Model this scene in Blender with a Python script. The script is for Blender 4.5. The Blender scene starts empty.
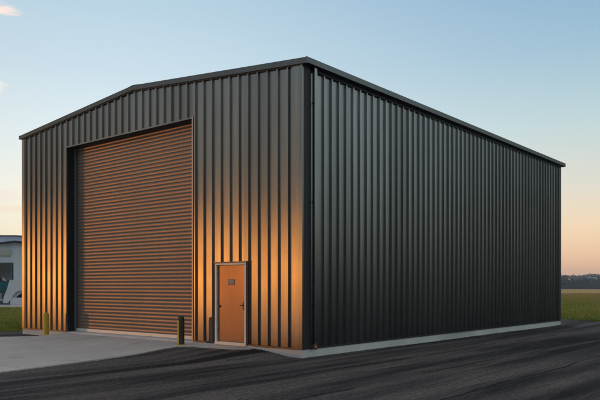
import bpy, bmesh, math, random
from mathutils import Vector, Matrix, noise
random.seed(7)
S = bpy.context.scene
C = S.collection
R = math.radians

# ------------------------------------------------------------------ helpers
def mesh_obj(name, verts, faces, mat, parent=None, smooth=False, kind=None):
    me = bpy.data.meshes.new(name)
    me.from_pydata([tuple(v) for v in verts], [], faces)
    me.update()
    if isinstance(mat, (list, tuple)):
        for m in mat: me.materials.append(m)
    else:
        me.materials.append(mat)
    if smooth:
        for p in me.polygons: p.use_smooth = True
    o = bpy.data.objects.new(name, me)
    C.objects.link(o)
    if parent: o.parent = parent
    if kind: o['kind'] = kind
    return o

class MB:
    def __init__(s): s.v = []; s.f = []
    def add(s, v, f):
        n = len(s.v); s.v += [Vector(p) for p in v]; s.f += [tuple(i + n for i in q) for q in f]; return s
    def box(s, x0, x1, y0, y1, z0, z1):
        v = [(x0,y0,z0),(x1,y0,z0),(x1,y1,z0),(x0,y1,z0),(x0,y0,z1),(x1,y0,z1),(x1,y1,z1),(x0,y1,z1)]
        return s.add(v, [(0,3,2,1),(4,5,6,7),(0,1,5,4),(1,2,6,5),(2,3,7,6),(3,0,4,7)])
    def rbox(s, x0, x1, y0, y1, z0, z1, b=.008):
        bm = bmesh.new()
        bmesh.ops.create_cube(bm, size=1)
        for v in bm.verts:
            v.co = Vector(((x0+x1)/2+v.co.x*(x1-x0), (y0+y1)/2+v.co.y*(y1-y0), (z0+z1)/2+v.co.z*(z1-z0)))
        bmesh.ops.bevel(bm, geom=list(bm.edges), offset=b, segments=2, affect='EDGES', profile=.5)
        return s.bm(bm)
    def bm(s, bm):
        bm.verts.ensure_lookup_table()
        s.add([v.co.copy() for v in bm.verts], [tuple(v.index for v in f.verts) for f in bm.faces])
        bm.free(); return s
    def prism(s, poly, a, b, fn):
        """poly: 2D outline; fn(p, t) -> 3D for t in (a, b)"""
        n = len(poly)
        v = [fn(p, a) for p in poly] + [fn(p, b) for p in poly]
        f = [tuple(range(n))[::-1], tuple(range(n, 2*n))]
        f += [(i, (i+1) % n, n+(i+1) % n, n+i) for i in range(n)]
        return s.add(v, f)
    def lathe(s, prof, n=28, c=(0,0,0), cap=True):
        base = len(s.v)
        for r, z in prof:
            for k in range(n):
                a = 2*math.pi*k/n
                s.v.append(Vector((c[0]+r*math.cos(a), c[1]+r*math.sin(a), c[2]+z)))
        for i in range(len(prof)-1):
            for k in range(n):
                k2 = (k+1) % n
                s.f.append((base+i*n+k, base+i*n+k2, base+(i+1)*n+k2, base+(i+1)*n+k))
        if cap:
            s.f.append(tuple(base+k for k in range(n))[::-1])
            s.f.append(tuple(base+(len(prof)-1)*n+k for k in range(n)))
        return s
    def tube(s, pts, r, n=10):
        pts = [Vector(p) for p in pts]; base = len(s.v)
        for i, p in enumerate(pts):
            d = (pts[min(i+1, len(pts)-1)] - pts[max(i-1, 0)]).normalized()
            a = d.cross(Vector((0,0,1)))
            if a.length < 1e-3: a = Vector((1,0,0))
            a.normalize(); b = d.cross(a)
            for k in range(n):
                t = 2*math.pi*k/n
                s.v.append(p + a*r*math.cos(t) + b*r*math.sin(t))
        for i in range(len(pts)-1):
            for k in range(n):
                k2 = (k+1) % n
                s.f.append((base+i*n+k, base+i*n+k2, base+(i+1)*n+k2, base+(i+1)*n+k))
        s.f.append(tuple(base+k for k in range(n))); s.f.append(tuple(base+(len(pts)-1)*n+k for k in range(n)))
        return s
    def build(s, name, mat, parent=None, smooth=False, kind=None):
        o = mesh_obj(name, s.v, s.f, mat, parent, smooth, kind)
        bm = bmesh.new(); bm.from_mesh(o.data); bmesh.ops.recalc_face_normals(bm, faces=bm.faces); bm.to_mesh(o.data); bm.free()
        return o

def smooth_angle(o, deg=35):
    for p in o.data.polygons: p.use_smooth = True
    o.data.set_sharp_from_angle(angle=R(deg))

def tag(o, label, cat, group=None):
    o['label'] = label; o['category'] = cat
    if group: o['group'] = group
    return o
def empty(name, loc, rz=0):
    o = bpy.data.objects.new(name, None); C.objects.link(o)
    o.location = loc; o.rotation_euler = (0,0,rz); o.empty_display_size = .3
    return o

# ------------------------------------------------------------------ materials
class NT:
    def __init__(s, name):
        s.m = bpy.data.materials.new(name); s.m.use_nodes = True
        s.t = s.m.node_tree; s.p = s.t.nodes['Principled BSDF']
    def n(s, typ, **kw):
        nd = s.t.nodes.new(typ)
        for k, v in kw.items():
            if k in nd.inputs: nd.inputs[k].default_value = v
            else: setattr(nd, k, v)
        return nd
    def l(s, a, b): s.t.links.new(a, b)
    def coord(s, scale=(1,1,1), rot=0, kind='Object'):
        tc = s.n('ShaderNodeTexCoord'); mp = s.n('ShaderNodeMapping')
        mp.inputs['Scale'].default_value = scale
        if rot: 
            mr = s.n('ShaderNodeMapping'); mr.inputs['Rotation'].default_value = (0,0,rot)
            s.l(tc.outputs[kind], mr.inputs['Vector']); s.l(mr.outputs[0], mp.inputs['Vector'])
        else: s.l(tc.outputs[kind], mp.inputs['Vector'])
        return mp.outputs[0]
    def noise(s, vec, scale, detail=4, rough=.55, dist=0):
        nd = s.n('ShaderNodeTexNoise'); nd.inputs['Scale'].default_value = scale
        nd.inputs['Detail'].default_value = detail; nd.inputs['Roughness'].default_value = rough
        nd.inputs['Distortion'].default_value = dist
        s.l(vec, nd.inputs['Vector']); return nd.outputs['Fac']
    def ramp(s, fac, stops):
        nd = s.n('ShaderNodeValToRGB'); e = nd.color_ramp.elements
        while len(e) < len(stops): e.new(.5)
        for i, (p, c) in enumerate(stops):
            e[i].position = p
            e[i].color = (c, c, c, 1) if not isinstance(c, (tuple, list)) else (*c, 1)
        s.l(fac, nd.inputs[0]); return nd.outputs[0]
    def mix(s, fac, a, b, typ='MIX'):
        nd = s.n('ShaderNodeMix', data_type='RGBA', blend_type=typ)
        for v, k in ((fac, 0), (a, 6), (b, 7)):
            if hasattr(v, 'links'): s.l(v, nd.inputs[k])
            elif k == 0: nd.inputs[0].default_value = v
            else: nd.inputs[k].default_value = (*v, 1) if isinstance(v, (tuple, list)) else (v, v, v, 1)
        return nd.outputs[2]
    def bump(s, h, strength, dist=.02):
        nd = s.n('ShaderNodeBump'); nd.inputs['Strength'].default_value = strength
        nd.inputs['Distance'].default_value = dist
        s.l(h, nd.inputs['Height']); s.l(nd.outputs[0], s.p.inputs['Normal'])
    def set(s, **kw):
        for k, v in kw.items():
            i = s.p.inputs[k.replace('_', ' ')]
            if hasattr(v, 'links'): s.l(v, i)
            else: i.default_value = (*v, 1) if isinstance(v, (tuple, list)) and len(v) == 3 else v
        return s.m

def coated_steel(name, col, col2, metallic, rough, bump=.15, dirt=0.25):
    """pre-painted sheet: faint vertical streaking, oil-canning, dust near the bottom"""
    t = NT(name)
    v1 = t.coord((6, 6, .35)); v2 = t.coord((1, 1, 1))
    a = t.noise(v1, 1.6, 5, .6); b = t.noise(v2, .9, 3)
    c = t.mix(t.ramp(a, [(.35, 0), (.7, 1)]), col, col2)
    r1 = t.ramp(b, [(.3, rough-.05), (.7, rough+.07)])
    t.set(Base_Color=c, Metallic=metallic, Roughness=r1)
    t.bump(t.noise(t.coord((1.2, 1.2, .5)), 2.2, 2), bump, .03)
    return t.m
def satin(name, col, gloss, rough, diff=.03, bump=.04, streak=.12, aniso=-.47, sheets=0):
    """satin paint on steel: a soft Beckmann reflection over a dark diffuse base"""
    t = NT(name)
    a = t.noise(t.coord((6, 6, .35)), 1.6, 5, .6); b = t.noise(t.coord(), .7, 3); d_ = t.noise(t.coord((9, 9, 2)), 2.5, 6, .7)
    gl = t.n('ShaderNodeBsdfAnisotropic', distribution='BECKMANN')
    r_ = t.n('ShaderNodeMapRange'); t.l(b, r_.inputs[0]); r_.inputs[1].default_value = .3; r_.inputs[2].default_value = .7
    r_.inputs[3].default_value = rough-.02; r_.inputs[4].default_value = rough+.03
    t.l(r_.outputs[0], gl.inputs['Roughness'])
    c = t.mix(t.ramp(a, [(.3, 0), (.72, 1)]), tuple(x*gloss*(1-streak) for x in col), tuple(x*gloss*(1+streak) for x in col))
    c = t.mix(t.ramp(d_, [(.58, 0), (.75, .25)]), c, tuple(x*gloss*.6 for x in col))
    if sheets:
        # every lapped sheet of the wall reflects a touch differently
        sp = t.n('ShaderNodeSeparateXYZ'); t.l(t.coord(), sp.inputs[0])
        sm = t.n('ShaderNodeMath', operation='ADD'); t.l(sp.outputs[0], sm.inputs[0]); t.l(sp.outputs[1], sm.inputs[1])
        dv = t.n('ShaderNodeMath', operation='DIVIDE'); t.l(sm.outputs[0], dv.inputs[0]); dv.inputs[1].default_value = sheets
        fl = t.n('ShaderNodeMath', operation='FLOOR'); t.l(dv.outputs[0], fl.inputs[0])
        wn = t.n('ShaderNodeTexWhiteNoise', noise_dimensions='1D'); t.l(fl.outputs[0], wn.inputs['W'])
        c = t.mix(1.0, c, t.ramp(wn.outputs['Value'], [(0, .78), (1, 1.0)]), 'MULTIPLY')
    t.l(c, gl.inputs['Color'])
    df = t.n('ShaderNodeBsdfDiffuse')
    t.l(t.mix(t.ramp(d_, [(.4, 0), (.75, 1)]), tuple(x*diff for x in col), tuple(x*diff*1.3 for x in col)), df.inputs['Color'])
    bp = t.n('ShaderNodeBump'); bp.inputs['Strength'].default_value = bump; bp.inputs['Distance'].default_value = .03
    t.l(t.noise(t.coord((1.2, 1.2, .5)), 2.0, 2), bp.inputs['Height'])
    for q in (gl, df): t.l(bp.outputs[0], q.inputs['Normal'])
    if aniso:
        # rolled sheet: reflections spread sideways more than up and down
        ge = t.n('ShaderNodeNewGeometry'); cr = t.n('ShaderNodeVectorMath', operation='CROSS_PRODUCT'); cr.inputs[1].default_value = (0, 0, 1)
        t.l(ge.outputs['True Normal'], cr.inputs[0]); t.l(cr.outputs[0], gl.inputs['Tangent']); gl.inputs['Anisotropy'].default_value = aniso
    ad = t.n('ShaderNodeAddShader'); t.l(gl.outputs[0], ad.inputs[0]); t.l(df.outputs[0], ad.inputs[1])
    out = [q for q in t.t.nodes if q.type == 'OUTPUT_MATERIAL'][0]
    t.l(ad.outputs[0], out.inputs['Surface']); t.t.nodes.remove(t.p)
    return t.m
def plain(name, col, rough=.6, metallic=0, var=.2, scale=8, bump=.1):
    t = NT(name)
    f = t.noise(t.coord(), scale, 5)
    c = t.mix(t.ramp(f, [(.3, 0), (.7, 1)]), tuple(x*(1-var) for x in col), tuple(min(1, x*(1+var)) for x in col))
    t.set(Base_Color=c, Metallic=metallic, Roughness=rough)
    t.bump(t.noise(t.coord(), scale*6, 4), bump, .004)
    return t.m

M = {}
M['clad'] = satin('charcoal_cladding', (.98,1,.98), .222, .325, .008, .05, sheets=.93)
M['trim'] = satin('charcoal_trim', (.95,1,1), .11, .40, .02, .02)
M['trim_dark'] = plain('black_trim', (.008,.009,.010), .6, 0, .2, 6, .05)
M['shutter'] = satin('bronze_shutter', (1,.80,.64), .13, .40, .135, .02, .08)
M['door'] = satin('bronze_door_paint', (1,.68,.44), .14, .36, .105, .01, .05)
M['cream'] = plain('cream_frame', (.80,.74,.62), .36, 0, .06)
M['rail'] = plain('galvanised_rail', (.32,.33,.34), .45, .6, .1)
M['black'] = plain('black_fitting', (.02,.02,.02), .4)
M['plaque'] = plain('grey_plaque', (.12,.12,.12), .4)
M['plaque_mark'] = plain('white_plaque_mark', (.6,.6,.6), .5)
M['rust'] = plain('orange_outlet', (.32,.11,.04), .6, 0, .4, 20)
M['bol_y'] = plain('yellow_bollard_paint', (.58,.40,.035), .5, 0, .22, 12)
M['bol_shade'] = plain('shaded_bollard_paint', (.045,.048,.020), .55, 0, .5, 14)  # near-black tone stands for the post's shaded side
M['inside'] = plain('dark_lining', (.02,.02,.022), .8)

def concrete(name, c1, c2, joints=False, rot=0):
    t = NT(name)
    v = t.coord((1,1,1), rot)
    a = t.noise(v, .6, 6, .6); b = t.noise(v, 7, 6, .65); g = t.noise(v, 120, 3)
    c = t.mix(t.ramp(a, [(.35, 0), (.68, 1)]), c1, c2)
    c = t.mix(t.ramp(b, [(.55, 0), (.72, .35)]), c, tuple(x*.55 for x in c1))
    # tyre marks and stains stretched along the way into the building
    st = t.noise(t.coord((.12, 1.6, 1), rot), 1.7, 4, .6)
    c = t.mix(t.ramp(st, [(.56, 0), (.75, .45)]), c, tuple(x*.5 for x in c1))
    if joints:
        sp = t.n('ShaderNodeSeparateXYZ'); t.l(v, sp.inputs[0])
        for ax, per, off in ((0, 4.1, 1.3), (1, 3.9, .9)):
            ma = t.n('ShaderNodeMath', operation='ADD'); t.l(sp.outputs[ax], ma.inputs[0]); ma.inputs[1].default_value = off
            pp = t.n('ShaderNodeMath', operation='PINGPONG'); t.l(ma.outputs[0], pp.inputs[0]); pp.inputs[1].default_value = per/2
            c = t.mix(t.ramp(pp.outputs[0], [(0, .75), (.006, .6), (.012, 0)]), c, tuple(x*.3 for x in c1))
        oil = t.noise(v, 1.3, 3, .5)
        c = t.mix(t.ramp(oil, [(.62, 0), (.74, .5)]), c, tuple(x*.4 for x in c1))
    t.set(Base_Color=c, Roughness=.85, Specular_IOR_Level=.2)
    t.bump(t.mix(.5, b, g), .35, .01)
    return t.m
TH = math.atan2(.771, .636)          # the long side's direction
M['slab'] = concrete('slab_concrete', (.60,.59,.55), (.74,.73,.69))
M['apron'] = concrete('apron_concrete', (.60,.50,.43), (.70,.60,.52), joints=True, rot=-TH)

def asphalt():
    t = NT('worn_asphalt')
    v = t.coord((1,1,1), -TH)
    big = t.noise(v, .22, 4, .55)
    st = t.noise(t.coord((.07, 1.0, 1), -TH), 1.1, 5, .62, .3)      # wheel-worn bands
    fine = t.noise(t.coord((.5, 5.0, 1), -TH), 1.6, 5, .6)
    gr = t.noise(v, 55, 5, .7); ag = t.noise(v, 14, 5, .7)
    c = t.mix(t.ramp(st, [(.40, 0), (.58, 1)]), (.027,.022,.020), (.27,.205,.175))
    c = t.mix(t.ramp(fine, [(.45, 0), (.7, .5)]), c, (.03,.03,.033))
    c = t.mix(t.ramp(big, [(.4, 0), (.7, .4)]), c, (.13,.112,.102))
    c = t.mix(t.ramp(ag, [(.38, .6), (.62, 0)]), c, (.015,.015,.017))
    c = t.mix(t.ramp(gr, [(.62, 0), (.75, .35)]), c, (.20,.19,.18))
    ch = t.noise(v, 24, 4, .75)
    c = t.mix(t.ramp(ch, [(.34, .45), (.48, 0)]), c, (.012,.011,.011))
    c = t.mix(t.ramp(ch, [(.60, 0), (.72, .5)]), c, (.24,.21,.19))
    # crack-sealed seams running the same way
    vw = t.noise(t.coord((.25,.25,1), -TH), 1.0, 3)
    sp = t.n('ShaderNodeSeparateXYZ'); t.l(v, sp.inputs[0])
    ad = t.n('ShaderNodeMath', operation='MULTIPLY_ADD'); t.l(vw, ad.inputs[0]); ad.inputs[1].default_value = .5; t.l(sp.outputs[1], ad.inputs[2])
    wv = t.n('ShaderNodeMath', operation='PINGPONG'); t.l(ad.outputs[0], wv.inputs[0]); wv.inputs[1].default_value = .83
    brk = t.noise(t.coord((.3, .3, 1), -TH), 1.3, 2)
    seam = t.ramp(wv.outputs[0], [(0, 1), (.018, .85), (.035, .25), (.07, 0)])
    sm = t.mix(1.0, seam, t.ramp(brk, [(.42, 0), (.5, 1)]), 'MULTIPLY')
    c = t.mix(sm, c, (.010,.010,.011))
    t.set(Base_Color=c, Roughness=.92, Specular_IOR_Level=.12)
    t.bump(t.mix(.5, gr, ag), 1.0, .035)
    return t.m
M['asphalt'] = asphalt()

def grass_ground():
    t = NT('grass_ground')
    v = t.coord()
    a = t.noise(v, .05, 5, .6); b = t.noise(t.coord((.35, 2.2, 1)), .06, 5, .6); f = t.noise(v, 3, 6, .7)
    c = t.mix(t.ramp(a, [(.38, 0), (.62, 1)]), (.16,.20,.030), (.24,.24,.050))
    c = t.mix(t.ramp(b, [(.46, 0), (.62, .8)]), c, (.17,.135,.045))
    c = t.mix(t.ramp(f, [(.4, .5), (.65, 0)]), c, (.028,.040,.010))
    # the far meadow is dry and golden
    sp = t.n('ShaderNodeSeparateXYZ'); t.l(v, sp.inputs[0])
    mr = t.n('ShaderNodeMapRange'); t.l(sp.outputs[1], mr.inputs[0]); mr.inputs[1].default_value = 60; mr.inputs[2].default_value = 150; mr.inputs[4].default_value = 1
    c = t.mix(mr.outputs[0], c, t.mix(t.ramp(t.noise(t.coord((.012, .10, 1)), 1.0, 6, .65), [(.38, 0), (.6, 1)]), (.42,.27,.06), (.60,.35,.11)))
    t.set(Base_Color=c, Roughness=.9, Specular_IOR_Level=.1)
    t.bump(f, .8, .15)
    return t.m
M['grassg'] = grass_ground()
def blades():
    t = NT('grass_blades')
    a = t.noise(t.coord(), .35, 4, .6); b = t.noise(t.coord(), 6, 3)
    c = t.mix(t.ramp(a, [(.35, 0), (.65, 1)]), (.26,.30,.038), (.40,.35,.065))
    c = t.mix(t.ramp(b, [(.55, 0), (.7, .7)]), c, (.34,.25,.09))
    sp = t.n('ShaderNodeSeparateXYZ'); t.l(t.coord(), sp.inputs[0])
    mr = t.n('ShaderNodeMapRange'); t.l(sp.outputs[1], mr.inputs[0]); mr.inputs[1].default_value = 58; mr.inputs[2].default_value = 120; mr.inputs[4].default_value = .9
    c = t.mix(mr.outputs[0], c, (.42,.30,.09))
    t.set(Base_Color=c, Roughness=.7, Specular_IOR_Level=.2)
    return t.m
M['blades'] = blades()
M['hill'] = plain('hill_ground', (.060,.062,.038), .95, 0, .45, .03, .1)
def foliage(name, c1, c2, sc=.12):
    t = NT(name)
    a = t.noise(t.coord(), sc, 4, .6)
    t.set(Base_Color=t.mix(t.ramp(a, [(.35, 0), (.65, 1)]), c1, c2), Roughness=.8, Specular_IOR_Level=.15)
    return t.m
M['wood'] = foliage('far_foliage', (.030,.042,.020), (.070,.075,.036), .02)
M['tree'] = foliage('tree_foliage', (.028,.040,.018), (.055,.065,.028), .5)
M['bark'] = plain('bark', (.06,.045,.035), .9, 0, .3, 6)

# ------------------------------------------------------------------ the dark steel building
W, L = 12.45, 17.3           # front wall length (local y), long wall length (local x)
ZB = .20                     # bottom of cladding / top of slab
EAVE, RIDGE = 6.77, 7.31     # top of cladding at the corners, at the ridge
OY0, OY1, OZ = 3.72, 9.70, 6.08      # roller door opening
DY0, DY1, DZ = 1.73, 2.83, 2.24      # entrance door
B = empty('storage_building', (.046, 15.66, 0), TH)
tag(B, 'large dark charcoal metal storage building with low gable roof and tall roller door', 'building')
def ztop(y): return EAVE + (RIDGE-EAVE)*(1-abs(y-W/2)/(W/2))

def profile(length, pitch, start, ribh=.048, top=.040, base=.088):
    """(along, outward) points of a ribbed sheet"""
    p = [(0, 0)]
    c = start
    while c + base/2 < length:
        if c - base/2 > 0:
            p += [(c-base/2, 0), (c-top/2, ribh), (c+top/2, ribh), (c+base/2, 0)]
            # two shallow stiffening swages in the pan
            for q in ():
                s_ = c + pitch*q
                if s_ + .02 < length and c + pitch*1.0 < length:
                    p += [(s_-.016, 0), (s_-.008, .004), (s_+.008, .004), (s_+.016, 0)]
        c += pitch
    p.append((length, 0))
    return p

def ribbed(name, prof, zlo, zhi, place, mat, holes=()):
    for h0, h1, _ in holes:
        for h in (h0, h1):
            for i in range(len(prof)-1):
                if prof[i][0] < h < prof[i+1][0]:
                    a, b = prof[i], prof[i+1]; k = (h-a[0])/(b[0]-a[0])
                    prof.insert(i+1, (h, a[1]+(b[1]-a[1])*k)); break
    m = MB()
    for (a, oa), (b, ob) in zip(prof, prof[1:]):
        mid = (a+b)/2; lo = zlo
        for h0, h1, hz in holes:
            if h0 < mid < h1: lo = hz
        m.add([place(a, oa, lo), place(b, ob, lo), place(b, ob, zhi(b)), place(a, oa, zhi(a))], [(0,1,2,3)])
    o = m.build(name, mat, B)
    sd = o.modifiers.new('thickness', 'SOLIDIFY'); sd.thickness = .004; sd.offset = 0
    return o
fp = profile(W, .3215, .40)
# insert the ridge point
for i in range(len(fp)-1):
    if fp[i][0] < W/2 < fp[i+1][0]:
        fp.insert(i+1, (W/2, fp[i][1]+(fp[i+1][1]-fp[i][1])*(W/2-fp[i][0])/(fp[i+1][0]-fp[i][0]))); break
ribbed('front_wall', fp, ZB, ztop, lambda a, o, z: (-o, a, z), M['clad'], [(OY0, OY1, OZ), (DY0, DY1, DZ)])
ribbed('side_wall', profile(L, .3025, .49), ZB, lambda a: EAVE, lambda a, o, z: (a, -o, z), M['clad'])
ribbed('side_wall', profile(L, .3025, .45), ZB, lambda a: EAVE, lambda a, o, z: (a, W+o, z), M['clad'])
fb = profile(W, .3215, .40)
ribbed('rear_wall', fb, ZB, lambda a: EAVE, lambda a, o, z: (L+o, a, z), M['clad'])
MB().add([(L, 0, EAVE), (L, W, EAVE), (L, W/2, RIDGE)], [(0,1,2)]).build('rear_gable', M['clad'], B)
# slab
sl = MB().rbox(-.035, L+.035, -.035, W+.035, -.4, ZB, .012)
sl.build('foundation_slab', M['slab'], B)
# dark lining behind the openings so nothing shows through
MB().box(.55, L-.1, .1, W-.1, ZB+.002, 6.5).build('interior_lining', M['inside'], B)

# roof: two ribbed slopes, open-ended sheets resting on the walls
def roof_slope(sign):
    m = MB(); n = int((L+.3)/.3)
    xs = []
    x = -.06
    while x < L+.06:
        xs += [(x, 0), (x+.10, 0), (x+.13, .035), (x+.17, .035), (x+.20, 0)]; x += .3
    xs = [p for p in xs if p[0] <= L+.06]
    ye = -.10 if sign < 0 else W+.10
    ze = EAVE + .06
    zr = RIDGE + .085
    for (a, oa), (b, ob) in zip(xs, xs[1:]):
        m.add([(a, ye, ze+oa), (b, ye, ze+ob), (b, W/2, zr+ob), (a, W/2, zr+oa)], [(0,1,2,3)])
        m.add([(a, ye, ze-.03), (b, ye, ze-.03), (b, W/2, zr-.03), (a, W/2, zr-.03)], [(0,3,2,1)])
    return m
roof_slope(-1).build('roof', M['trim'], B)
rf = roof_slope(1).build('roof', M['trim'], B)
rc = MB()
rc.prism([(W/2-.22, RIDGE+.106), (W/2, RIDGE+.131), (W/2+.22, RIDGE+.106), (W/2+.22, RIDGE+.098), (W/2, RIDGE+.123), (W/2-.22, RIDGE+.098)], -.07, L+.07, lambda p, t: (t, p[0], p[1]))
rc.build('ridge_cap', M['trim'], B)

# rake trims along the front gable (an L flashing with a drip lip)
def rake(y0, z0, y1, z1, xo, name='rake_trim'):
    m = MB()
    d = Vector((y1-y0, z1-z0)).normalized()
    def P(t, off, x):
        yy = y0 + (y1-y0)*t; zz = z0 + (z1-z0)*t
        return (x, yy, zz+off)
    prof = [(-.085, -.005), (-.085, .106), (-.074, .118), (.10, .118), (.10, .104), (-.060, .104), (-.066, .012), (-.048, -.004), (-.048,-.020), (-.085, -.020)]
    n = len(prof)
    v = [P(0, o+xo, x) for x, o in prof] + [P(1, o+xo, x) for x, o in prof]
    f = [(i, (i+1) % n, n+(i+1) % n, n+i) for i in range(n)] + [tuple(range(n))[::-1], tuple(range(n, 2*n))]
    m.add(v, f)
    return m
rake(-.207, EAVE-.018, W/2-.0, RIDGE, 0).build('rake_trim', M['trim'], B)
rake(W+.13, EAVE-.015, W/2+.0, RIDGE, 0).build('rake_trim', M['trim'], B)
# shadow under the rake, painted in as a thin dark strip
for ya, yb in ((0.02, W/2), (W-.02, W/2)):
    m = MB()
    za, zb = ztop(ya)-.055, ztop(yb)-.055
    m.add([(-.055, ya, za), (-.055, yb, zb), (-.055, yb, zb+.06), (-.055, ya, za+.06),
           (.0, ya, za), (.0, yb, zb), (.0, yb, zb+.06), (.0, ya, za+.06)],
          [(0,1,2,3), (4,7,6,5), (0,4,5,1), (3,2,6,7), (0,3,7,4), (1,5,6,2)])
    m.build('shadow_strip', M['trim_dark'], B)

# box gutters along both long eaves
def gutter(y_in, sgn):
    prof = [(0, .00), (.155, .012), (.160, .128), (.150, .145), (.130, .145), (.128, .132), (.145, .127), (.142, .026), (.012, .015), (.012, .125), (0, .125)]
    m = MB(); n = len(prof)
    x0, x1 = -.078, L+.16
    v = [(x0, y_in+sgn*a, EAVE-.03+b) for a, b in prof] + [(x1, y_in+sgn*a, EAVE-.03+b) for a, b in prof]
    m.add(v, [(i, (i+1) % n, n+(i+1) % n, n+i) for i in range(n)] + [tuple(range(n))[::-1], tuple(range(n, 2*n))])
    m.box(x0-.004, x0+.004, min(y_in, y_in+sgn*.158), max(y_in, y_in+sgn*.158), EAVE-.029, EAVE+.10)
    m.box(x1-.004, x1+.004, min(y_in, y_in+sgn*.158), max(y_in, y_in+sgn*.158), EAVE-.029, EAVE+.10)
    x = .6
    while x < L:           # hanging straps
        m.box(x, x+.02, min(y_in, y_in+sgn*.15), max(y_in, y_in+sgn*.15), EAVE+.086, EAVE+.094); x += .9
    return m
gutter(-.044, -1).build('gutter', M['trim'], B)
gutter(W+.044, 1).build('gutter', M['trim'], B)
# dark strip standing for the soffit shadow below the gutter
MB().box(.30, L-.12, -.055, -.002, EAVE-.11, EAVE-.031).build('shadow_strip', M['trim_dark'], B)

# corner trims
MB().rbox(-.052, -.003, -.052, .27, ZB-.012, EAVE-.03, .004).build('corner_trim', M['clad'], B)
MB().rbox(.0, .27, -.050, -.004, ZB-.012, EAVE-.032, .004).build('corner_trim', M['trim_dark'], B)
MB().rbox(-.050, -.003, W-.10, W+.050, ZB-.012, EAVE-.03, .004).build('corner_trim', M['clad'], B)
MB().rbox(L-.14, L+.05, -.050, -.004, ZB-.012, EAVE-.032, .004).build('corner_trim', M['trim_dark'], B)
# base flashing line
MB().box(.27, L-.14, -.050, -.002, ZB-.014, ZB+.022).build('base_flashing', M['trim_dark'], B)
for a, b in ((.27, DY0-.06), (DY1+.06, OY0-.06), (OY1+.06, W-.10)):
    MB().box(-.050, -.002, a, b, ZB-.014, ZB+.022).build('base_flashing', M['trim'], B)

# downspout beside the near corner
dp = MB()
dp.rbox(.300, .400, -.135, -.062, ZB+.10, EAVE-.03, .01)
d = dp.build('downspout', M['clad'], B)
for z in (1.2, 3.6, 5.9):
    MB().box(.294, .406, -.1385, -.050, z, z+.03).build('strap', M['clad'], d)
MB().tube([(.35, -.098, ZB+.12), (.35, -.10, ZB+.06), (.35, -.12, ZB+.01), (.35, -.14, ZB-.01)], .043, 12).build('outlet', M['rust'], d)
dp = MB().rbox(L-.40, L-.30, -.13, -.058, ZB+.03, EAVE-.03, .01)

# opening reveals and trims of the roller door
RC = .30
MB().box(-.004, RC+.1, OY1, OY1+.05, ZB, OZ+.05).build('door_jamb', M['trim_dark'], B)
MB().box(-.004, RC+.1, OY0-.05, OY0, ZB, OZ+.05).build('door_jamb', M['trim_dark'], B)
MB().box(-.006, RC+.1, OY0, OY1, OZ, OZ+.05).build('door_head', M['trim_dark'], B)
MB().rbox(-.060, -.005, OY0-.055, OY0-.0, ZB, OZ+.05, .004).build('jamb_trim', M['rail'], B)
MB().rbox(-.060, -.005, OY1, OY1+.05, ZB, OZ+.05, .004).build('jamb_trim', M['clad'], B)
MB().rbox(-.058, -.007, OY0, OY1, OZ, OZ+.045, .004).build('head_trim', M['clad'], B)

rd = bpy.data.objects.new('roller_door', None); C.objects.link(rd); rd.parent = B
pitch = .106
m = MB(); z = ZB+.10
prev = None
prof = []
while z < OZ-.02:
    for k in range(8):
        t = k/8
        # convex slat with a tight hinge groove
        prof.append((RC - .008*math.sin(math.pi*min(1, t/.86))**.6 if t < .86 else RC + .008, z+t*pitch))
    z += pitch
y0_, y1_ = OY0+.03, OY1-.03
for (xa, za), (xb, zb) in zip(prof, prof[1:]):
    m.add([(xa, y0_, za), (xa, y1_, za), (xb, y1_, zb), (xb, y0_, zb)], [(0,1,2,3)])
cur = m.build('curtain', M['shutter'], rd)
MB().rbox(RC-.035, RC+.02, OY0+.05, OY1-.05, ZB+.005, ZB+.10, .006).build('bottom_bar', M['cream'], rd)
for ya, yb in ((OY0, OY0+.07), (OY1-.07, OY1)):
    mm = MB(); mm.box(RC-.075, RC-.045, ya, yb, ZB, OZ); mm.box(RC+.01, RC+.04, ya, yb, ZB, OZ)
    mm.box(RC-.045, RC+.01, ya if ya == OY0 else yb-.012, ya+.012 if ya == OY0 else yb, ZB, OZ)
    mm.build('guide_rail', M['rail'], rd)

# entrance door
ed = bpy.data.objects.new('entrance_door', None); C.objects.link(ed); ed.parent = B
fm = MB()
fm.rbox(-.062, .10, DY0, DY0+.062, ZB+.05, DZ-.055, .005); fm.rbox(-.062, .10, DY1-.062, DY1, ZB+.05, DZ-.055, .005)
fm.rbox(-.064, .10, DY0-.002, DY1+.002, DZ-.055, DZ, .005)
fm.build('door_frame', M['cream'], ed)
MB().rbox(-.075, .12, DY0-.002, DY1+.002, ZB-.03, ZB+.05, .006).build('threshold', M['cream'], ed)
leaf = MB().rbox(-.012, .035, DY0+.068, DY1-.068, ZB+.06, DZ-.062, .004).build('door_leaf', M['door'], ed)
MB().box(-.01, .09, DY0+.062, DY1-.062, ZB+.05, ZB+.058).build('weather_seal', M['black'], ed)
MB().box(.04, .11, DY0+.05, DY1-.05, ZB+.05, DZ-.05).build('door_backing', M['inside'], ed)
def door_plate(y, z, lever):
    hp = .10 if lever else .035
    m = MB().rbox(-.022, -.0125, y-.028, y+.028, z-hp, z+hp, .004)
    if lever:
        m.tube([(-.02, y, z+.02), (-.062, y, z+.02)], .011)
        m.tube([(-.062, y-.005, z+.02), (-.066, y+.04, z+.02), (-.062, y+.085, z+.014)], .010)
    else:
        m.lathe([(.0, 0)], 3) if False else None
        m.tube([(-.02, y, z), (-.05, y, z)], .022, 14)
    return m
h = door_plate(DY0+.125, 1.16, True).build('door_handle', M['black'], leaf)
h = door_plate(DY1-.125, 1.14, False).build('door_lock', M['black'], leaf)
ymid = (DY0+DY1)/2
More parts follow.
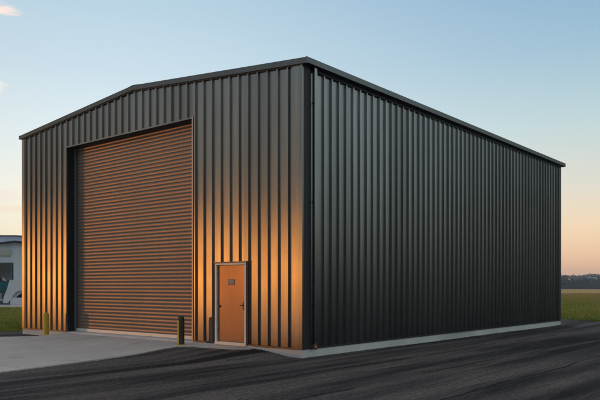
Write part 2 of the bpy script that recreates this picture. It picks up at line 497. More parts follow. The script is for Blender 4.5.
pq = MB().rbox(-.0185, -.0125, ymid-.115, ymid+.115, 1.68, 1.83, .003).build('door_sign', M['plaque'], leaf)
pm = MB()
pm.box(-.0215, -.019, ymid-.085, ymid+.085, 1.795, 1.808)
for k in range(5):
    pm.box(-.0215, -.019, ymid-.07+k*.03, ymid-.055+k*.03, 1.745, 1.778)
pm.box(-.0215, -.019, ymid-.06, ymid+.06, 1.712, 1.722)
pm.build('sign_marks', M['plaque_mark'], pq)
for z in (.55, 1.25, 1.95):
    MB().tube([(-.016, DY1-.066, z-.05), (-.016, DY1-.066, z+.05)], .008).build('hinge', M['rail'], leaf)
# flashing around entrance door: drip cap
MB().rbox(-.085, -.002, DY0-.05, DY1+.05, DZ+.003, DZ+.028, .004).build('drip_cap', M['trim'], B)
MB().rbox(-.052, -.003, DY0-.075, DY0-.004, ZB, DZ, .003).build('door_trim', M['trim_dark'], B)  # right trim coloured dark for the shadow beside the frame
MB().rbox(-.030, -.003, DY1+.004, DY1+.03, ZB, DZ, .003).build('door_trim', M['clad'], B)

# cladding screws: rows of small hex heads on the ribs, one part per wall
def screws(prof_centers, rows, place):
    m = MB()
    for c in prof_centers:
        for z in rows:
            r = .011
            p = [place(c + r*math.cos(k*math.pi/3), .053, z + r*math.sin(k*math.pi/3)) for k in range(6)]
            q = [place(c + r*math.cos(k*math.pi/3), .046, z + r*math.sin(k*math.pi/3)) for k in range(6)]
            m.add(p+q, [tuple(range(6))] + [(k, (k+1) % 6, 6+(k+1) % 6, 6+k) for k in range(6)])
    return m
cs = [.40+.3215*i for i in range(37)]
m = screws([c for c in cs if not (OY0-.1 < c < OY1+.1) and not (DY0-.1 < c < DY1+.1)], (.45, 2.45, 4.5), lambda a, o, z: (-o, a, z))
m2 = screws(cs, (6.35,), lambda a, o, z: (-o, a, z)); m.add(m2.v, m2.f)
s_ = m.build('screw_rows', M['rail'], B); s_['kind'] = 'stuff'
m = screws([.49+.3025*i for i in range(55)], (.45, 2.45, 4.5, 6.35), lambda a, o, z: (a, -o, z))
s_ = m.build('screw_rows', M['rail'], B); s_['kind'] = 'stuff'

# ------------------------------------------------------------------ ground
Mloc = Matrix.Translation((.046, 15.66, 0)) @ Matrix.Rotation(TH, 4, 'Z')
Minv = Mloc.inverted()
def w2l(x, y):
    p = Minv @ Vector((x, y, 0)); return -p.x, p.y       # d (outward from the front wall), t (along it)
def l2w(d_, t): 
    p = Mloc @ Vector((-d_, t, 0)); return p.x, p.y
def sst(a, b, x):
    k = max(0, min(1, (x-a)/(b-a))); return k*k*(3-2*k)
def ground_z(x, y):
    d_, t = w2l(x, y)
    # asphalt feathered up to the slab beside the entrance door
    along = sst(.15, 1.40, t) * (1 - sst(9.6, 10.6, t))
    out = 1 - sst(.1, 2.6, d_) if d_ > 0 else 1
    h = .125*along*out
    if d_ > -.6 and 0 < t: pass
    return h
far = math.hypot
xs = [-400,-200,-120,-80,-60,-45,-35,-28,-22,-18,-15,-12] + [-10+.25*i for i in range(60)] + [5+1.0*i for i in range(8)] + [14,18,24,32,45,60,90,150,300]
ys = [-60,-40,-25,-15,-8,-2,3,6,8] + [9+.5*i for i in range(6)] + [12+.22*i for i in range(60)] + [25.4,26.5,28,30,31.5,32.4]
m = MB(); idx = {}
nx, ny = len(xs), len(ys)
for j, y in enumerate(ys):
    for i, x in enumerate(xs):
        yy = y
        if j == ny-1 and x > 0: yy = y + .10*math.sin(x*1.7)
        m.v.append(Vector((x, yy, ground_z(x, yy) + .012*noise.noise(Vector((x*.35, y*.35, 2))))))
for j in range(ny-1):
    for i in range(nx-1):
        cx, cy = (xs[i]+xs[i+1])/2, (ys[j]+ys[j+1])/2
        if cx < -9.6 and cy > 24.7: continue
        m.f.append((j*nx+i, j*nx+i+1, (j+1)*nx+i+1, (j+1)*nx+i))
asp = mesh_obj('asphalt_yard', m.v, m.f, M['asphalt'], smooth=True, kind='structure')

# concrete apron in front of the roller door
edge = [l2w(0, 1.50), l2w(.22, 1.45), l2w(.42, 1.75), l2w(.50, 2.4), l2w(.56, 3.0), l2w(.80, 3.42), l2w(1.3, 3.47), l2w(2.4, 3.36), l2w(5.75, 2.68), l2w(9.5, 1.92), l2w(16, .6),
        (-26, 4), (-30, 21.9), (-17, 21.8), (-9.6, 21.9), (-8.3, 22.35), l2w(.04, 10.05)]
bm = bmesh.new()
vs = [bm.verts.new((x, y, 0)) for x, y in edge]
f = bm.faces.new(vs)
bmesh.ops.triangulate(bm, faces=[f])
for it in range(60):
    es = [e for e in bm.edges if e.calc_length() > (.28 if (e.verts[0].co - Vector((-4,18,0))).length < 7 else 1.5)]
    if not es: break
    bmesh.ops.subdivide_edges(bm, edges=es, cuts=1)
    bmesh.ops.triangulate(bm, faces=[q for q in bm.faces if len(q.verts) > 3])
for v in bm.verts:
    d_, t = w2l(v.co.x, v.co.y)
    v.co.z = ground_z(v.co.x, v.co.y) + .026 + .006*noise.noise(Vector((v.co.x*.5, v.co.y*.5, 5)))
bmesh.ops.recalc_face_normals(bm, faces=bm.faces)
r = bmesh.ops.extrude_face_region(bm, geom=list(bm.faces))
for v in [g for g in r['geom'] if isinstance(g, bmesh.types.BMVert)]: v.co.z -= .10
bmesh.ops.recalc_face_normals(bm, faces=bm.faces)
me = bpy.data.meshes.new('concrete_apron'); bm.to_mesh(me); bm.free()
me.materials.append(M['apron'])
ap = bpy.data.objects.new('concrete_apron', me); C.objects.link(ap); ap['kind'] = 'structure'

# loose grit on the yard, thickest along the apron's edge and the foot of the slab
v = []; f = []
ed_pts = [Vector((*p, 0)) for p in edge[:11]]
for k in range(3600):
    u = random.random()
    if u < .5:
        i = random.randrange(4, 10); a, b = ed_pts[i], ed_pts[i+1]
        p = a.lerp(b, random.random()); q = (b-a).normalized(); off = random.gauss(.06, .14)
        x, y = p.x - q.y*off, p.y + q.x*off
    elif u < .7:
        t_ = random.uniform(0, L); o_ = .04 + abs(random.gauss(0, .16))
        p = Mloc @ Vector((t_, -o_, 0)); x, y = p.x, p.y
    else:
        y = random.uniform(8.5, 16); x = random.uniform(-.46, .46)*y
    d_, t_ = w2l(x, y)
    if d_ < .05 and 0 < t_ < W: continue
    s_ = random.uniform(.004, .011)*(1.6 if random.random() < .06 else 1)
    z0 = ground_z(x, y) + .012
    n_ = len(v); a0 = random.uniform(0, 6.3)
    for j in range(4): v.append((x+s_*math.cos(a0+j*1.57)*random.uniform(.7,1.2), y+s_*math.sin(a0+j*1.57)*random.uniform(.7,1.2), z0-.006))
    v.append((x+random.gauss(0,.2)*s_, y, z0+s_*random.uniform(.5, 1)))
    f += [(n_, n_+1, n_+4), (n_+1, n_+2, n_+4), (n_+2, n_+3, n_+4), (n_+3, n_, n_+4)]
M['grit'] = plain('grey_grit', (.13,.115,.105), .9, 0, .5, 9)
o = mesh_obj('loose_grit', v, f, M['grit'], kind='stuff')
o['label'] = 'loose grey grit scattered on the dark yard and along the apron'; o['category'] = 'grit'

# field: one sheet to the horizon, dropping away a little in the distance
m = MB()
rings = [0, 20, 35, 60, 100, 160, 260, 420, 700, 1100, 1480]
n = 72
for r_ in rings:
    for k in range(n):
        a = 2*math.pi*k/n
        m.v.append(Vector((r_*math.cos(a), r_*math.sin(a), -.05)))
for i in range(len(rings)-1):
    for k in range(n):
        k2 = (k+1) % n
        m.f.append((i*n+k, i*n+k2, (i+1)*n+k2, (i+1)*n+k))
mesh_obj('grass_field', m.v, m.f, M['grassg'], kind='structure')

def tufts(name, count, sampler, h0, h1, label):
    v = []; f = []
    for _ in range(count):
        p = sampler()
        if p is None: continue
        x, y, sc = p
        for b in range(5):
            a = random.uniform(0, 2*math.pi); h = random.uniform(h0, h1)*sc
            bx, by = x + random.gauss(0, .05), y + random.gauss(0, .05)
            w = random.uniform(.006, .013)*sc*1.3
            lx, ly = math.cos(a)*h*random.uniform(.1, .6), math.sin(a)*h*random.uniform(.1, .6)
            px, py = -math.sin(a)*w, math.cos(a)*w
            n_ = len(v)
            v += [(bx-px, by-py, -.06), (bx+px, by+py, -.06), (bx+lx*.4+px*.7, by+ly*.4+py*.7, h*.6-.05), (bx+lx*.4-px*.7, by+ly*.4-py*.7, h*.6-.05), (bx+lx, by+ly, h-.05)]
            f += [(n_, n_+1, n_+2, n_+3), (n_+3, n_+2, n_+4)]
    o = mesh_obj(name, v, f, M['blades'], kind='stuff')
    o['label'] = label; o['category'] = 'grass'
    return o
def s_right():
    y = 32.5 + 125*random.random()**2.0
    x = random.uniform(y*.34, y*.54)
    dens = noise.noise(Vector((x*.25, y*.25, 0)))
    if dens < -.25 and random.random() < .6: return None
    return x, y, 1 + .35*dens + y*.004
tufts('meadow_grass', 26000, s_right, .06, .20, 'green and golden meadow grass right of the dark building')
def s_left():
    y = 24.75 + 33*random.random()**1.4
    x = random.uniform(-y*.60, max(-y*.38, -14) - (0 if y < 30 else 1))
    if y > 54.4: return None
    dens = noise.noise(Vector((x*.3, y*.3, 9)))
    return x, y, 1 + .3*dens
tufts('lawn_grass', 14000, s_left, .04, .13, 'short dark green lawn grass left of the dark building')

# ------------------------------------------------------------------ bollards
def bollard(x, y, mat, cap, label):
    z0 = ground_z(x, y) + .02
    e = empty('bollard', (x, y, z0))
    tag(e, label, 'bollard', 'bollards guarding the roller door')
    prof = [(.088, -.05), (.088, .58), (.088, .655), (.082, .70), (.066, .727), (.035, .742), (.0015, .747)]
    o = MB().lathe([p for p in prof], 36, cap=True).build('post', mat, e); smooth_angle(o, 50)
    o = MB().lathe([(.125, 0), (.125, .008), (.118, .014), (.089, .016)], 36, cap=False).build('base_flange', cap, e); smooth_angle(o, 30)
    return e
b1 = bollard(*l2w(.49, 10.17), M['bol_y'], M['bol_y'], 'bright yellow steel bollard at the left jamb of the roller door')
b2 = bollard(*l2w(.50, 3.632), M['bol_shade'], M['bol_y'], 'bollard near the entrance door, shaded side painted dark, sunlit edge as a yellow strip')
# sunlit left edge of the second bollard, put in as a yellow strip
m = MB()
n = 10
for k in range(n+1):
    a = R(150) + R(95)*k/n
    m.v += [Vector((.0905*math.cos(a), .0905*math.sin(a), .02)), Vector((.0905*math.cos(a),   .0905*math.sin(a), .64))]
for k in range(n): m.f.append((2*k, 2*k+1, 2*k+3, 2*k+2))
o = m.build('sunlit_strip', M['bol_y'], b2)
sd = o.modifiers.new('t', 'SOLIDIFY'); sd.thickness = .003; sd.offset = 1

# ------------------------------------------------------------------ pale shed at the left
def corr(name, col):
    t = NT(name)
    sp = t.n('ShaderNodeSeparateXYZ'); tc = t.n('ShaderNodeTexCoord'); t.l(tc.outputs['Object'], sp.inputs[0])
    a = t.n('ShaderNodeMath', operation='SINE'); b = t.n('ShaderNodeMath', operation='MULTIPLY'); b.inputs[1].default_value = 25
    t.l(sp.outputs[0], b.inputs[0]); t.l(b.outputs[0], a.inputs[0])
    f = t.noise(t.coord((1,1,.2)), 1.2, 4)
    t.set(Base_Color=t.mix(t.ramp(f, [(.3, 0), (.7, 1)]), tuple(x*.85 for x in col), col), Roughness=.55)
    t.bump(a.outputs[0], .25, .02)
    return t.m
M['pale'] = corr('pale_blue_sheet', (.74,.82,.88))
M['paleroof'] = plain('lilac_roof_sheet', (.55,.58,.68), .5, 0, .1, 1)
M['fascia'] = plain('dark_fascia', (.03,.035,.05), .5)
M['signp'] = plain('cream_signboard', (.55,.55,.45), .5, 0, .08, 1)
M['teal'] = plain('teal_hull', (.03,.26,.32), .35, 0, .2, 2)
M['white'] = plain('white_paint', (.72,.74,.78), .4, 0, .06, 3)
M['red'] = plain('red_cover', (.35,.05,.03), .6)
M['inpale'] = plain('shed_lining', (.62,.68,.70), .8, 0, .12, 1)
M['tyre'] = plain('tyre_rubber', (.02,.02,.02), .8)
YS = 60.0
sh = empty('pale_shed', (-32.0, YS, 0))
tag(sh, 'pale blue grey metal shed with open bay, far left beyond the lawn', 'shed')
def gz(x):      # local x; gable apex
    ax = 32.0 - 25.0
    return 5.50 - abs(x-ax)*.12
xl, xr = -12.0, 16.0
bay = (-2.5, 32-25.35, 3.75)          # open bay x0,x1,height
arch = (32-25.1, 32-22.0)             # low arched opening
def facade():
    m = MB()
    x = xl; pts = []
    while x < xr-1e-6:
        pts.append(x); x += .1
    pts.append(xr)
    pts = sorted(set([round(p, 3) for p in pts] + [bay[0], bay[1], arch[0], arch[1], 7.0]))
    def lo(x):
        if bay[0] < x < bay[1]: return bay[2]
        if arch[0] < x < arch[1]:
            k = (x-arch[0])/(arch[1]-arch[0])
            return .60 + .72*math.sin(math.pi*min(.5, k*.95))**.75
        return 0
    for a, b in zip(pts, pts[1:]):
        mid = (a+b)/2
        la = lo(a+1e-4); lb = lo(b-1e-4)
        m.add([(a, 0, la), (b, 0, lb), (b, 0, gz(b)), (a, 0, gz(a)), (a, .15, la), (b, .15, lb)], [(0,1,2,3), (0,4,5,1)])
    return m
facade().build('front_wall', M['pale'], sh)
MB().box(bay[1]-.02, bay[1]+.1, .0, 7.8, 0, bay[2]).build('bay_partition', M['inpale'], sh)
MB().box(arch[0], arch[1]+2, .9, 1.0, 0, 3).build('dark_recess', M['inside'], sh)
MB().rbox(arch[0]-.3, arch[1]+2, -.35, .0, 0, .66, .03).build('sill', M['white'], sh)
MB().box(xl, xr, 3.0, 3.15, 0, 4.6).build('rear_wall', M['inpale'], sh)
MB().box(xl, bay[1]-.03, .15, 8, -.03, .02).build('floor_slab', M['slab'], sh)
MB().box(xl, xl+.15, .15, 8, 0, 3.4).build('side_wall', M['pale'], sh)
MB().box(xr-.15, xr, .15, 8, 0, 4.4).build('side_wall', M['pale'], sh)
for a, b in ((xl-.3, 7.0), (xr+.3, 7.0)):
    za, zb = gz(a), gz(b)
    for (y0, y1, dz0, dz1, nm, mt) in ((-.35, -.25, -.02, .17, 'fascia', M['fascia']), (-.25, 8.4, .0, .12, 'roof', M['paleroof'])):
        m = MB(); m.add([(a,y0,za+dz0),(b,y0,zb+dz0),(b,y0,zb+dz1),(a,y0,za+dz1),(a,y1,za+dz0),(b,y1,zb+dz0),(b,y1,zb+dz1),(a,y1,za+dz1)],
            [(0,1,2,3),(4,7,6,5),(0,4,5,1),(3,2,6,7),(0,3,7,4),(1,5,6,2)]); m.build(nm, mt, sh)
MB().rbox(-6, 32-25.45, -.12, -.005, 4.35, 4.85, .02).build('signboard', M['signp'], sh)
# taller roof section behind
m = MB(); m.prism([(-12.3, 4.6), (-12.3, 6.75), (3.5, 6.70), (16.3, 5.9), (16.3, 4.6)], 8.5, 16, lambda p, t: (p[0], t, p[1]))
m.build('rear_bay', M['paleroof'], sh)
m = MB(); m.prism([(-12.4, 6.752), (-12.4, 6.84), (3.5, 6.79), (16.4, 5.99), (16.4, 5.902), (3.5, 6.703)], 8.35, 16.1, lambda p, t: (p[0], t, p[1]))
m.build('rear_roof_edge', M['fascia'], sh)

pts = [((px-300)/681*60+32, 1.645+(286.5-py)/681*60) for px, py in ((11.5,280),(9,289),(5.5,298),(5,303),(9.5,303),(12.5,299.5),(14.5,295.5),(17,292.5),(20,291),(26,290.5),(34,291),(34,280))]
m = MB(); m.prism(pts, -.42, -.04, lambda p, t: (p[0], t, p[1])); m.build('flared_buttress', M['white'], sh)
m = MB(); m.box(-60, -13, 54.6, 59.6, -.10, .02); m.build('shed_forecourt', M['apron'], kind='structure')
# teal boat on its trailer in the bay
bt = empty('boat', (-27.95, YS+1.3, .78))
tag(bt, 'teal hulled boat stored on a trailer inside the open bay of the pale shed', 'boat')
secs = []
for k in range(13):
    t = k/12                       # 0 stern .. 1 bow (+x)
    w = 1.0*(1-t**3.2)+.02; kee = .06 + .75*t**4; top = 1.15+.22*t*t
    xx = -2.6 + 4.6*t + (0)
    secs.append([(xx - .0, -w, top), (xx-.18*t, -w*.92, (top+kee)/2+.05), (xx-.3*t, -w*.45, kee+.10*(1-t)), (xx-.35*t, 0, kee), (xx-.3*t, w*.45, kee+.10*(1-t)), (xx-.18*t, w*.92, (top+kee)/2+.05), (xx, w, top)])
m = MB()
for s in secs: m.v += [Vector(p) for p in s]
for i in range(12):
    for k in range(6): m.f.append((i*7+k, i*7+k+1, (i+1)*7+k+1, (i+1)*7+k))
m.f.append(tuple(range(7)))
o = m.build('hull', M['teal'], bt); smooth_angle(o, 50)
m = MB()
for s in secs: m.v += [Vector(s[0])+Vector((0,-.03,0)), Vector(s[6])+Vector((0,.03,0)), Vector(s[0])+Vector((0,-.03,.08)), Vector(s[6])+Vector((0,.03,.08))]
for i in range(12):
    b_ = i*4
    m.f += [(b_, b_+4, b_+6, b_+2), (b_+1, b_+3, b_+7, b_+5), (b_+2, b_+6, b_+7, b_+3)]
m.build('deck', M['fascia'], bt)
MB().rbox(.55, 1.15, -.42, .42, 1.26, 1.62, .1).build('seat_cover', M['red'], bt)
m = MB(); m.prism([(1.25, 1.32), (1.7, 1.34), (1.42, 1.66), (1.32, 1.66)], -.35, .35, lambda p, t: (p[0], t, p[1])); m.build('windscreen', M['white'], bt)
tr = empty('boat_trailer', (-27.95, YS+1.3, .02))
tag(tr, 'low white boat trailer under the teal boat in the pale shed', 'trailer')
m = MB(); m.rbox(-2.4, 2.6, -.62, -.54, .36, .46, .01); m.rbox(-2.4, 2.6, .54, .62, .36, .46, .01)
for x in (-2.2, -.6, 1.2):
    m.rbox(x, x+.08, -.54, .54, .37, .45, .01)
    for yy in (-.5, .42): m.rbox(x, x+.08, yy, yy+.08, .45, 1.02, .01)
m.tube([(2.5, -.55, .41), (3.6, 0, .41)], .04); m.tube([(2.5, .55, .41), (3.6, 0, .41)], .04)
m.build('frame', M['white'], tr)
for yy in (-.85, .85):
    w = MB()
    pr = [(.10,-.08),(.24,-.09),(.30,-.06),(.31,0),(.30,.06),(.24,.09),(.10,.08)]
    nn = 24
    for r_, z in pr:
        for k in range(nn):
            a = 2*math.pi*k/nn; w.v.append(Vector((-.9+r_*math.cos(a), yy+z, .31+r_*math.sin(a))))
    for i in range(len(pr)-1):
        for k in range(nn): w.f.append((i*nn+k, i*nn+(k+1) % nn, (i+1)*nn+(k+1) % nn, (i+1)*nn+k))
    w.f += [tuple(range(nn)), tuple(len(w.v)-nn+k for k in range(nn))]
    w.build('wheel', M['tyre'], tr)

# ------------------------------------------------------------------ distant country
def hill_h(x, y):
    r_ = math.hypot(x, y)
    k = sst(430, 900, r_) 
    return k*(8.2 + 4.5*noise.noise(Vector((x*.0035, y*.0035, 3))) + 2*noise.noise(Vector((x*.012, y*.012, 7))))  - .3
m = MB()
A0, A1, na = R(10), R(170), 200
rr = [400, 450, 500, 560, 620, 690, 760, 830, 900, 1000, 1120, 1300, 1460]
for r_ in rr:
    for k in range(na+1):
        a = A0 + (A1-A0)*k/na
        x, y = r_*math.cos(a), r_*math.sin(a)
        m.v.append(Vector((x, y, hill_h(x, y))))
for i in range(len(rr)-1):
    for k in range(na): m.f.append((i*(na+1)+k, i*(na+1)+k+1, (i+1)*(na+1)+k+1, (i+1)*(na+1)+k))
mesh_obj('hills', m.v, m.f, M['hill'], smooth=True, kind='structure')

def crown(v, f, cx, cy, cz, rx, rz, leaves, size):
    for _ in range(leaves):
        while True:
            p = Vector((random.uniform(-1,1), random.uniform(-1,1), random.uniform(-1,1)))
            if .35 < p.length < 1: break
        q = Vector((p.x*rx, p.y*rx, p.z*rz))
        q *= .82 + .35*noise.noise(p*2.2 + Vector((cx, cy, 0)))
        a = Vector((random.gauss(0,1), random.gauss(0,1), random.gauss(0,1))).normalized()
        b = a.cross(Vector((random.gauss(0,1), random.gauss(0,1), random.gauss(0,1)))).normalized()
        s_ = size*random.uniform(.6, 1.3); c = Vector((cx, cy, cz)) + q
        n_ = len(v)
        v += [c+a*s_, c+b*s_, c-a*s_*.9, c-b*s_]
        f.append((n_, n_+1, n_+2, n_+3))
v = []; f = []
for _ in range(1500):
    if random.random() < .65: a = R(random.uniform(60, 72))
    else: a = R(random.uniform(40, 140))
    r_ = random.choice([random.uniform(450, 520), random.uniform(450, 900), random.uniform(600, 950)])
    x, y = r_*math.cos(a), r_*math.sin(a)
    if noise.noise(Vector((x*.012, y*.012, 20))) < -.12 and r_ > 520: continue
    s_ = random.uniform(2.2, 4.2)
    crown(v, f, x, y, hill_h(x, y)+s_*.75, s_*random.uniform(1, 1.7), s_, 46, .75)
o = mesh_obj('far_wood', v, f, M['wood'], kind='stuff')
o['label'] = 'far off dark hedges and woods on the low hills at the horizon'; o['category'] = 'woods'

def tree(x, y, z, H, crx, label):
    e = empty('tree', (x, y, z)); tag(e, label, 'tree')
    m = MB()
    n = 10; prof = [(H*.035, 0), (H*.026, H*.2), (H*.02, H*.45), (H*.008, H*.8)]
    m.lathe(prof, 10)
    for k in range(7):
        a = k*2.4; z0 = H*(.28+.06*k)
        m.tube([(0,0,z0), (math.cos(a)*crx*.5, math.sin(a)*crx*.5, z0+H*.12), (math.cos(a)*crx*.8, math.sin(a)*crx*.8, z0+H*.2)], H*.009, 6)
    m.build('trunk', M['bark'], e)
    v = []; f = []
    for _ in range(9):
        a = random.uniform(0, 6.3); rr_ = random.uniform(0, crx*.6)
        crown(v, f, rr_*math.cos(a), rr_*math.sin(a), H*random.uniform(.42, .82), crx*random.uniform(.4, .62), H*random.uniform(.12, .2), 160, H*.028)
    mesh_obj('crown', v, f, M['tree'], e)
    return e
def at(px, dist): return (px-300)/681*dist, dist
x, y = at(565, 620); tree(x, y, hill_h(x, y)-.3, 8.5, 4.2, 'rounded dark tree standing highest on the skyline beside the dark building')
# pale farm houses on the far slope
def house(px, dist, w, d_, h, rz, label):
    x, y = at(px, dist)
    e = empty('farm_house', (x, y, hill_h(x, y)-.4), rz); tag(e, label, 'house', 'pale houses on the far hills')
    MB().box(-w/2, w/2, -d_/2, d_/2, 0, h).build('wall', M['render'], e)
    m = MB(); m.prism([(-d_/2-.4, h-.05), (d_/2+.4, h-.05), (0, h+d_*.33)], -w/2-.3, w/2+.3, lambda p, t: (t, p[0], p[1])); rf = m.build('roof', M['hroof'], e)
    MB().box(-w*.3, -w*.3+.8, -.4, .4, h+.5, h+d_*.33+1).build('chimney', M['white'], rf)
    for k in (-.3, 0, .3):
        MB().box(w*k-.5, w*k+.5, -d_/2-.03, -d_/2+.02, 1.0, 2.2).build('window', M['fascia'], e)
M['render'] = plain('weathered_render', (.42,.40,.38), .8, 0, .12, 1)
M['hroof'] = plain('grey_roof_tiles', (.20,.18,.19), .8, 0, .2, 1)
house(578.5, 760, 12, 7, 2.6, .2, 'long pale house on the far slope, leftmost of the far houses')
house(592, 690, 9, 6, 2.4, -.25, 'pale house on the far slope, right of the longer house')

hz = NT('evening_haze')
hz.t.nodes.remove(hz.p)
pv = hz.n('ShaderNodeVolumePrincipled'); pv.inputs['Color'].default_value = (.80, .86, .95, 1); pv.inputs['Density'].default_value = .0005
pv.inputs['Anisotropy'].default_value = .2
hz.l(pv.outputs[0], [q for q in hz.t.nodes if q.type == 'OUTPUT_MATERIAL'][0].inputs['Volume'])
MB().box(-1500, 1500, -1500, 1500, -2, 36).build('haze', hz.m, kind='stuff')

# ------------------------------------------------------------------ camera
cam = bpy.data.cameras.new('camera'); co = bpy.data.objects.new('camera', cam); C.objects.link(co)
co.location = (0, 0, 1.645); co.rotation_euler = (R(90), 0, 0)
cam.sensor_width = 36; cam.lens = 681/600*36; cam.shift_y = 86.5/600
cam.clip_start = .1; cam.clip_end = 30000
S.camera = co

# ------------------------------------------------------------------ light
SUN_AZ = Vector((-.995, .04)).normalized(); EL = 1.0
sun = bpy.data.lights.new('sun', 'SUN'); so = bpy.data.objects.new('sun', sun); C.objects.link(so)
sun.energy = .235; sun.angle = R(.6); sun.color = (1, .34, .055)
dirv = Vector((SUN_AZ.x*math.cos(R(EL)), SUN_AZ.y*math.cos(R(EL)), math.sin(R(EL))))
so.rotation_euler = (-dirv).to_track_quat('-Z', 'Y').to_euler(); so.location = (-30, -5, 20)
wd = bpy.data.worlds.new('World'); S.world = wd; wd.use_nodes = True
wt = wd.node_tree; bg = wt.nodes['Background']
sky = wt.nodes.new('ShaderNodeTexSky'); sky.sky_type = 'NISHITA'; sky.sun_disc = False
sky.sun_elevation = R(EL); sky.sun_rotation = math.atan2(dirv.x, dirv.y)
sky.air_density = 1.0; sky.dust_density = 1.0; sky.ozone_density = 1.5
EXPO = 2.0; SKYS = .15
def lin(c):
    out = []
    for v in c:
        v /= 255; out.append(v/12.92 if v < .04045 else ((v+.055)/1.055)**2.4)
    return out
tc = wt.nodes.new('ShaderNodeTexCoord'); nrm = wt.nodes.new('ShaderNodeVectorMath'); nrm.operation = 'NORMALIZE'
wt.links.new(tc.outputs['Generated'], nrm.inputs[0])
sep = wt.nodes.new('ShaderNodeSeparateXYZ'); wt.links.new(nrm.outputs[0], sep.inputs[0])
def wmath(op, a, b=0.0, c=0.0):
    n_ = wt.nodes.new('ShaderNodeMath'); n_.operation = op
    for i_, v_ in enumerate((a, b, c)):
        if hasattr(v_, 'links'): wt.links.new(v_, n_.inputs[i_])
        else: n_.inputs[i_].default_value = v_
    return n_.outputs[0]
def wmap(v_, a, b, c=0.0, d_=1.0, smooth=True):
    n_ = wt.nodes.new('ShaderNodeMapRange'); n_.interpolation_type = 'SMOOTHSTEP' if smooth else 'LINEAR'
    wt.links.new(v_, n_.inputs[0])
    for i_, q in enumerate((a, b, c, d_)): n_.inputs[1+i_].default_value = q
    return n_.outputs[0]
def wmix(f_, a, b):
    n_ = wt.nodes.new('ShaderNodeMix'); n_.data_type = 'RGBA'; n_.clamp_factor = True
    for k_, v_ in ((0, f_), (6, a), (7, b)):
        if hasattr(v_, 'links'): wt.links.new(v_, n_.inputs[k_])
        else: n_.inputs[k_].default_value = v_ if k_ == 0 else (*v_, 1)
    return n_.outputs[2]
def wramp(stops):
    n_ = wt.nodes.new('ShaderNodeValToRGB'); e_ = n_.color_ramp.elements
    while len(e_) < len(stops): e_.new(.5)
    for q, (p_, c_) in zip(e_, stops): q.position = p_; q.color = (*lin(c_), 1)
    wt.links.new(wmath('MAXIMUM', sep.outputs[2], 0.0), n_.inputs[0]); return n_.outputs[0]
hx = wmath('MULTIPLY', sep.outputs[0], SUN_AZ.x); g0 = wmath('MULTIPLY_ADD', sep.outputs[1], SUN_AZ.y, hx)
hl = wmath('SQRT', wmath('MAXIMUM', wmath('SUBTRACT', 1.0, wmath('MULTIPLY', sep.outputs[2], sep.outputs[2])), .001))
g = wmath('DIVIDE', g0, hl)                         # cosine of the azimuth away from the sun
r_sun = wramp([(0, (240,112,26)), (.03, (226,130,58)), (.065, (184,152,122)), (.12, (184,172,152)), (.24, (182,182,176)), (.42, (158,178,194)), (1, (142,152,168))])
r_left = wramp([(0, (255,226,172)), (.05, (255,243,208)), (.12, (248,244,228)), (.20, (222,233,235)), (.29, (196,215,226)), (.40, (170,197,214)), (1, (142,152,168))])
r_right = wramp([(0, (242,184,146)), (.03, (250,198,154)), (.08, (244,214,178)), (.14, (216,213,200)), (.22, (184,205,208)), (.31, (152,184,203)), (.40, (130,168,196)), (1, (138,150,168))])
r_anti = wramp([(0, (10,20,26)), (.03, (66,80,80)), (.06, (156,162,152)), (.16, (190,206,206)), (.30, (216,234,238)), (1, (130,145,165))])  # unseen sky opposite the sun, shaped to shade the side wall's reflections
r_back = wramp([(0, (14,16,18)), (.16, (26,30,34)), (.30, (118,130,140)), (.45, (160,172,184)), (1, (142,152,168))])  # unseen sky behind the camera, made dark to blacken the rib sides
c1 = wmix(wmap(g, -.45, .30), r_right, r_left)
c1 = wmix(wmap(g, .30, .95), c1, r_sun)
c1 = wmix(wmap(g, -.55, -.90), c1, r_anti)
c1 = wmix(wmap(wmath('DIVIDE', sep.outputs[1], hl), -.35, -.80), c1, r_back)
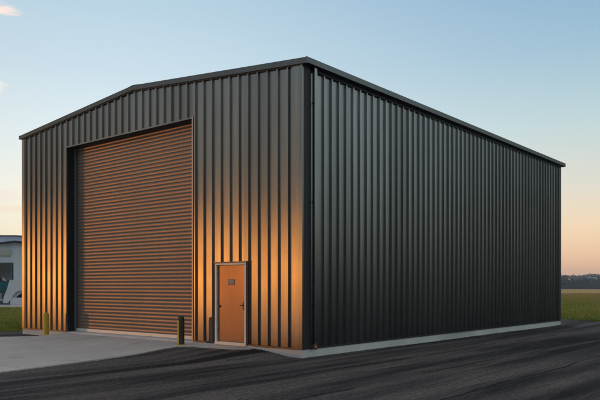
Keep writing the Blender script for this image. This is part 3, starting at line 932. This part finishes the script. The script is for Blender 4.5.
# thin dusk clouds
cm = wt.nodes.new('ShaderNodeMapping'); cm.inputs['Scale'].default_value = (10, 10, 45)
wt.links.new(nrm.outputs[0], cm.inputs['Vector'])
cn = wt.nodes.new('ShaderNodeTexNoise'); cn.inputs['Scale'].default_value = 2.2; cn.inputs['Detail'].default_value = 7; cn.inputs['Roughness'].default_value = .6
wt.links.new(cm.outputs[0], cn.inputs['Vector'])
for (dx, dz, wx, wz, op, col) in ((-.445, .408, .030, .012, .9, (255,228,212)), (-.46, .296, .030, .010, .6, (250,236,226)), (-.435, .133, .035, .012, .28, (236,212,200)), (-.425, .112, .035, .008, .3, (240,208,186)),
                                  (-.75, .20, .16, .03, .5, (240,215,195)), (-.65, .40, .12, .03, .5, (248,232,220))):
    v_ = Vector((dx, 1, dz)).normalized()
    sb = wt.nodes.new('ShaderNodeVectorMath'); sb.operation = 'SUBTRACT'; wt.links.new(nrm.outputs[0], sb.inputs[0]); sb.inputs[1].default_value = v_
    ml = wt.nodes.new('ShaderNodeVectorMath'); ml.operation = 'MULTIPLY'; wt.links.new(sb.outputs[0], ml.inputs[0]); ml.inputs[1].default_value = (1/wx, 1/wx, 1/wz)
    ln = wt.nodes.new('ShaderNodeVectorMath'); ln.operation = 'LENGTH'; wt.links.new(ml.outputs[0], ln.inputs[0])
    q = wmath('MULTIPLY_ADD', cn.outputs['Fac'], -2.4, ln.outputs['Value'])
    c1 = wmix(wmap(q, -.25, -1.0, 0, op), c1, lin(col))
sc_ = wt.nodes.new('ShaderNodeVectorMath'); sc_.operation = 'SCALE'; wt.links.new(c1, sc_.inputs[0]); sc_.inputs['Scale'].default_value = 1.13/(SKYS*2**EXPO)
c2 = sc_.outputs[0]
ns = wt.nodes.new('ShaderNodeVectorMath'); ns.operation = 'SCALE'; wt.links.new(sky.outputs[0], ns.inputs[0]); ns.inputs['Scale'].default_value = .04
ad = wt.nodes.new('ShaderNodeVectorMath'); ad.operation = 'ADD'; wt.links.new(c2, ad.inputs[0]); wt.links.new(ns.outputs[0], ad.inputs[1])
wt.links.new(ad.outputs[0], bg.inputs['Color']); bg.inputs['Strength'].default_value = SKYS

S.view_settings.view_transform = 'Standard'; S.view_settings.look = 'None'; S.view_settings.gamma = 1
S.view_settings.use_curve_mapping = False
S.view_settings.exposure = EXPO
